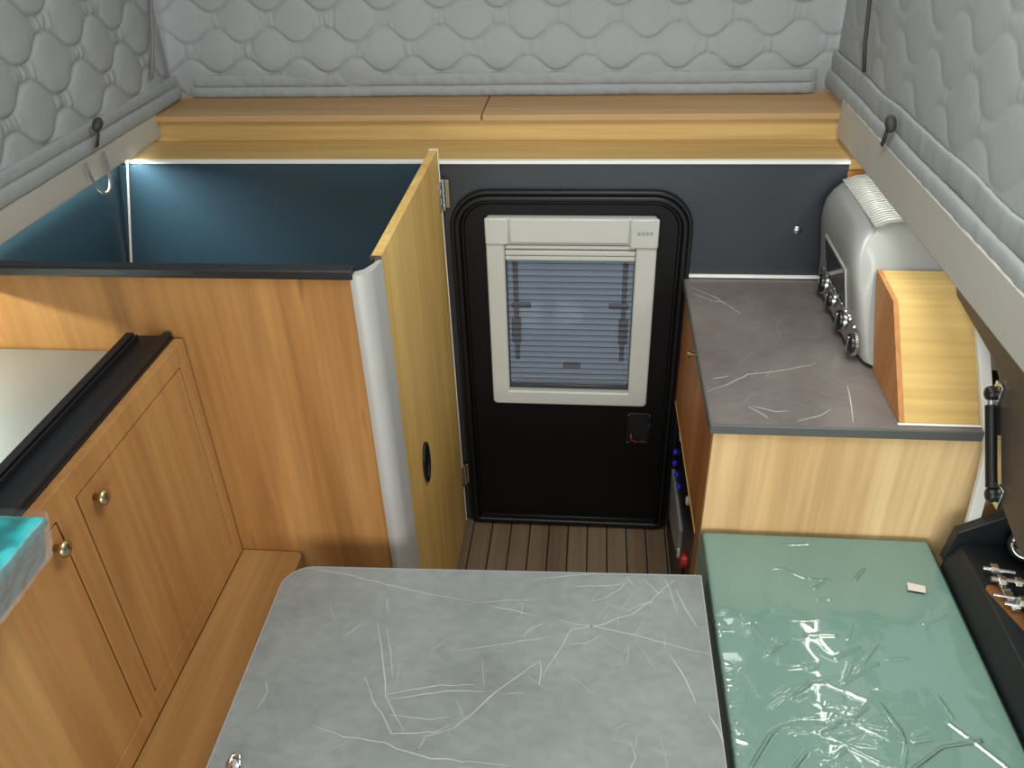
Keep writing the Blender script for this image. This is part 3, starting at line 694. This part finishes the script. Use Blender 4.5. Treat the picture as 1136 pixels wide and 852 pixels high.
def filmfn(a, b_):
    i = int(round(a * (NU - 1))); j = int(round(b_ * (NV - 1)))
    x = fx0 + a * (fx1 - fx0); y = fy0 + b_ * (fy1 - fy0)
    ed = min(x - fx0, fx1 - x, fy1 - y)
    drop = .010 * max(0, 1 - ed / .012) ** 2
    return (x, y, .6042 + hmap[j][i] * .8 - drop + .0022 * abs(noise.noise((x * 9, y * 5, 2))) + .0003 * noise.noise((x * 40, y * 40, 7)))
MB().grid(NU, NV, filmfn).build('plastic_film', M['film'], gc, smooth=True)
MB().prism([(.624, 1.206), (.655, 1.198), (.651, 1.181), (.620, 1.187)], 'z', .6085, .6100).build('paper_tag', M['paper'], gc)

# ------------------------------------------------------------------ black tray with fittings
ty = thing('tray', (.85, .9, .605), 'black raised tray beside the green cushion holding chrome fittings', 'tray')
MB().prism([(.712, .501), (.712, .607), (.735, .655), (.99, .655), (.99, .501)], 'y', .25, 1.272).build('base', M['tray'], ty, bevel=.002)
MB().prism([(.713, .606), (.722, .682), (.80, .727), (.99, .735), (.99, .606)], 'y', 1.272, 1.292).build('end_wall', M['tray'], ty, bevel=.0015)
sl = []
ax, ay, bx, by = .752, 1.150, .782, 1.055
ang = math.atan2(by - ay, bx - ax)
for k_ in range(17):
    a = ang + math.pi / 2 + math.pi * k_ / 16; sl.append((ax + .014 * math.cos(a), ay + .014 * math.sin(a)))
for k_ in range(17):
    a = ang - math.pi / 2 + math.pi * k_ / 16; sl.append((bx + .014 * math.cos(a), by + .014 * math.sin(a)))
MB().prism(sl, 'z', .6545, .6560).build('slot', M['orange'], ty)
ht = thing('clamp_fitting', (.80, 1.12, .656), 'chrome and black screw clamp lying in the black tray', 'clamp')
def ln(y, x0, x1, z, r, nm, mt):
    return MB().tube([(x0, y, z), (x1, y - .01, z)], r, 12).build(nm, mt, ht, smooth='auto')
ln(1.190, .742, .795, .672, .0045, 'bolt', M['chrome']); ln(1.160, .744, .835, .675, .0055, 'bolt', M['chrome']); ln(1.128, .738, .79, .668, .003, 'bolt', M['chrome']); ln(1.108, .750, .800, .668, .004, 'bolt', M['chrome'])
for (x_, y_) in ((.760, 1.188), (.762, 1.158), (.790, 1.156), (.778, 1.107)):
    MB().tube([(x_ - .006, y_, .673), (x_ + .006, y_ - .001, .673)], .0105, 6).build('nut', M['chrome'], ht, bevel=.0008)
MB().box(.760, .776, 1.096, 1.196, .658, .6665).build('yoke', M['chrome'], ht, bevel=.001)
MB().tube([(.782, 1.118, .672), (.786, 1.09, .672), (.790, 1.045, .666)], [.008, .0085, .0075], 12).build('handle', M['black'], ht, smooth='auto')
sp = MB().lathe((.835, 1.245, .684), (-.35, -.75, .5), [(-.02, .022), (-.016, .030), (.016, .030), (.02, .022)], 24).build('spool', M['black'], ht, smooth='auto')
ring_ = []
c0 = Vector((.827, 1.228, .695)); d0 = Vector((-.35, -.75, .5)).normalized(); a0 = d0.cross(Vector((0, 0, 1))).normalized(); b0 = a0.cross(d0)
MB().tube([c0 + (a0 * math.cos(2 * math.pi * k_ / 24) + b0 * math.sin(2 * math.pi * k_ / 24)) * .022 for k_ in range(25)], .004, 8).build('ring', M['chrome'], sp, smooth=True)
MB().tube([(.805, 1.225, .700), (.815, 1.205, .705), (.838, 1.195, .69)], .004, 8).build('lever', M['chrome'], sp, smooth=True)
MB().lathe((.812, 1.118, .656), (0, 0, 1), [(0, .014), (.012, .014), (.016, .008)], 16).build('end_cap', M['chrome'], ht, smooth='auto')

# ------------------------------------------------------------------ left cupboard, worktop, track, cushion
c = thing('cupboard', (-.96, .75, .0), 'low wooden cupboard with two knobbed doors under the steel worktop', 'cupboard')
X = -.755
MB().box(X - .018, X, .05, 1.284, 1.0385, 1.078).build('top_rail', M['wood_cab'], c, bevel=.0008)
MB().box(X - .018, X, .05, 1.284, .538, .5815).build('bottom_rail', M['wood_cab'], c, bevel=.0008)
MB().box(X - .018, X, 1.2515, 1.284, .5815, 1.0385).build('end_stile', M['wood_cab'], c, bevel=.0008)
MB().box(X - .018, X, .831, .8805, .5815, 1.0385).build('middle_stile', M['wood_cab'], c, bevel=.0008)
MB().box(-1.32, X - .022, .05, 1.28, .02, 1.030).build('carcass', M['track'], c)
for (a, b_, kx) in ((.8845, 1.2475, .918), (.40, .8270, .806)):
    d = MB().box(X - .018, X - .0005, a, b_, .5855, 1.0345).build('door', M['wood_cab'], c, bevel=.0005)
    MB().lathe((X, kx, 1.008), (1, 0, 0), [(0, .006), (.008, .005), (.011, .0105), (.015, .0135), (.019, .0125), (.022, .007)], 20).build('knob', M['brass'], d, smooth=True)
st = MB().prism([(X, .05), (X, 1.288), (-.632, 1.288), (-.622, 1.284), (-.618, 1.274), (-.618, .05)], 'z', .50, .537)
tag(st.build('step_board', M['wood_step'], bevel=.0015), 'flat wooden ledge between the cupboard and the grey table', 'ledge')
sup = MB().box(-.75, -.64, .05, 1.286, 0, .4995).build('ledge_base', M['wood_cab']); tag(sup, 'wooden box under the flat ledge beside the table', 'box')
ws = MB().box(-1.33, -.846, .05, 1.286, 1.031, 1.0475); tag(ws.build('steel_worktop', M['steel'], bevel=.002), 'brushed steel worktop on the left cupboard', 'worktop')
tr = thing('track', (-.81, .7, 1.079), 'black channel track along the front edge of the steel worktop', 'track')
MB().box(-.847, -.772, .05, 1.283, 1.079, 1.084).build('channel_base', M['track'], tr, bevel=.0008)
MB().box(-.853, -.838, .05, 1.270, 1.048, 1.098).build('channel_lip', M['track'], tr, bevel=.0015)
MB().box(-.835, -.832, .05, 1.270, 1.084, 1.094).build('channel_lip', M['track'], tr, bevel=.0008)
MB().box(-.788, -.774, .05, 1.283, 1.084, 1.093).build('channel_lip', M['track'], tr, bevel=.0012)
cc = thing('wrapped_cushion', (-.9, .45, 1.1), 'turquoise cushion in clear plastic lying on the left cupboard', 'cushion')
soft(-1.14, -.648, .1, .698, 1.160, 1.176, .008, 60, 60).build('cushion_top', M['cyan'], cc, smooth='auto')
m_ = MB()
def sidefn(a, b_):
    y = .1 + a * .612; z = 1.1 + b_ * .062; return (-.662 - .008 * b_ + .012 * math.sin(math.pi * b_) + .003 * noise.noise((y * 40, z * 40, 1)), y, z)
MB().prism([(-1.138, 1.0995), (-.669, 1.0995), (-.651, 1.1598), (-1.138, 1.1598)], 'y', .102, .698).build('cushion_body', M['cyanside'], cc, bevel=.004)
def wrapside(a, b_):
    y = .1 + a * .601; s_ = b_ * .0775
    cr = .0035 * abs(noise.noise((y * 34, s_ * 60, 1))) + .0025 * abs(noise.noise((y * 90, s_ * 20, 4)))
    return (-.666 + .024 * s_ / .0775 + cr - .003 * (s_ / .0775) ** 6, y, 1.1005 + s_)
def wraptop(a, b_):
    y = .1 + a * .601; cr = .0035 * abs(noise.noise((y * 34, b_ * 14, 1))) + .002 * abs(noise.noise((y * 90, b_ * 9, 4)))
    ridge = .004 * max(0, noise.noise((y * 26 + b_ * 4, b_ * 7, 12))) if b_ < .35 else 0
    return (-.6445 - b_ * .47, y, 1.178 + (cr + ridge) * min(1, b_ / .02 + .2))
m_ = MB(); m_.mat(1).grid(160, 24, wrapside); m_.mat(0).grid(160, 60, wraptop)
m_.build('plastic_film', [M['film'], M['film2']], cc, smooth=True)

# ------------------------------------------------------------------ outside, seen through the door window
tag(MB().box(-6, 6, 2.6, 12, -.85, -.8).build('exterior_ground', M['ext']), 'pale yard ground outside the door window', 'ground', kind='structure')

# ------------------------------------------------------------------ light
def area(name, loc, size, energy, rot=(0, 0, 0), col=(1, 1, 1), spread=180):
    l = bpy.data.lights.new(name, 'AREA'); l.shape = 'RECTANGLE'; l.size, l.size_y = size; l.energy = energy; l.color = col; l.spread = math.radians(spread)
    o = bpy.data.objects.new(name, l); COL.objects.link(o); o.location = loc; o.rotation_euler = rot; return o
# LED strips tucked behind the two rims
area('led_strip_light', (-1.300, .62, 1.236), (.012, 1.28), 9.5, (0, math.radians(-66), 0), (.90, 1, .84), 178)
area('led_strip_light', (-1.182, 1.65, 1.1975), (.006, .66), 4.6, (0, math.radians(-62), 0), (.94, 1, .96), 178)
area('led_strip_light', (.616, .98, 1.204), (.006, 1.94), 1.5, (0, math.radians(10), 0), (.97, 1, .86), 178)
# daylight from the open front over the bed, and a roof lamp
area('front_daylight', (.05, -1.7, 1.35), (2.2, 1.1), 50, (math.radians(88), 0, 0), (.97, 1, .98))
area('roof_light', (.22, .85, 2.4), (.45, .6), 19, (0, 0, 0), (.97, 1, .97))
# added light high at the rear, for reflections in film and steel
area('rear_reflection_light', (.55, 2.33, 2.0), (.5, .25), 2.0, (math.radians(-75), 0, math.radians(15)), (.95, .98, 1))
W = bpy.data.worlds.new('World'); S.world = W; W.use_nodes = True
W.node_tree.nodes['Background'].inputs['Color'].default_value = (.94, .97, 1.0, 1)
W.node_tree.nodes['Background'].inputs['Strength'].default_value = .60

# ------------------------------------------------------------------ camera
p, y, r = 0.576855126, -0.109711651, 0.0351590752
cp, sp_, cy, sy = math.cos(p), math.sin(p), math.cos(y), math.sin(y)
fw = Vector((sy * cp, cy * cp, -sp_)); rt = Vector((cy, -sy, 0)); dn = fw.cross(rt)
cr_, sr = math.cos(r), math.sin(r)
cx = rt * cr_ + dn * sr; cdn = dn * cr_ - rt * sr
mat = Matrix(((cx.x, -cdn.x, -fw.x, 0), (cx.y, -cdn.y, -fw.y, 0), (cx.z, -cdn.z, -fw.z, 1.836), (0, 0, 0, 1)))
cam = bpy.data.cameras.new('camera'); cam.sensor_width = 36; cam.lens = 924.392 / 1136 * 36; cam.clip_start = .02
co = bpy.data.objects.new('camera', cam); COL.objects.link(co); co.matrix_world = mat
S.camera = co
S.view_settings.view_transform = 'Standard'; S.view_settings.look = 'None'
S.view_settings.exposure = 0; S.view_settings.gamma = 1; S.view_settings.use_curve_mapping = False
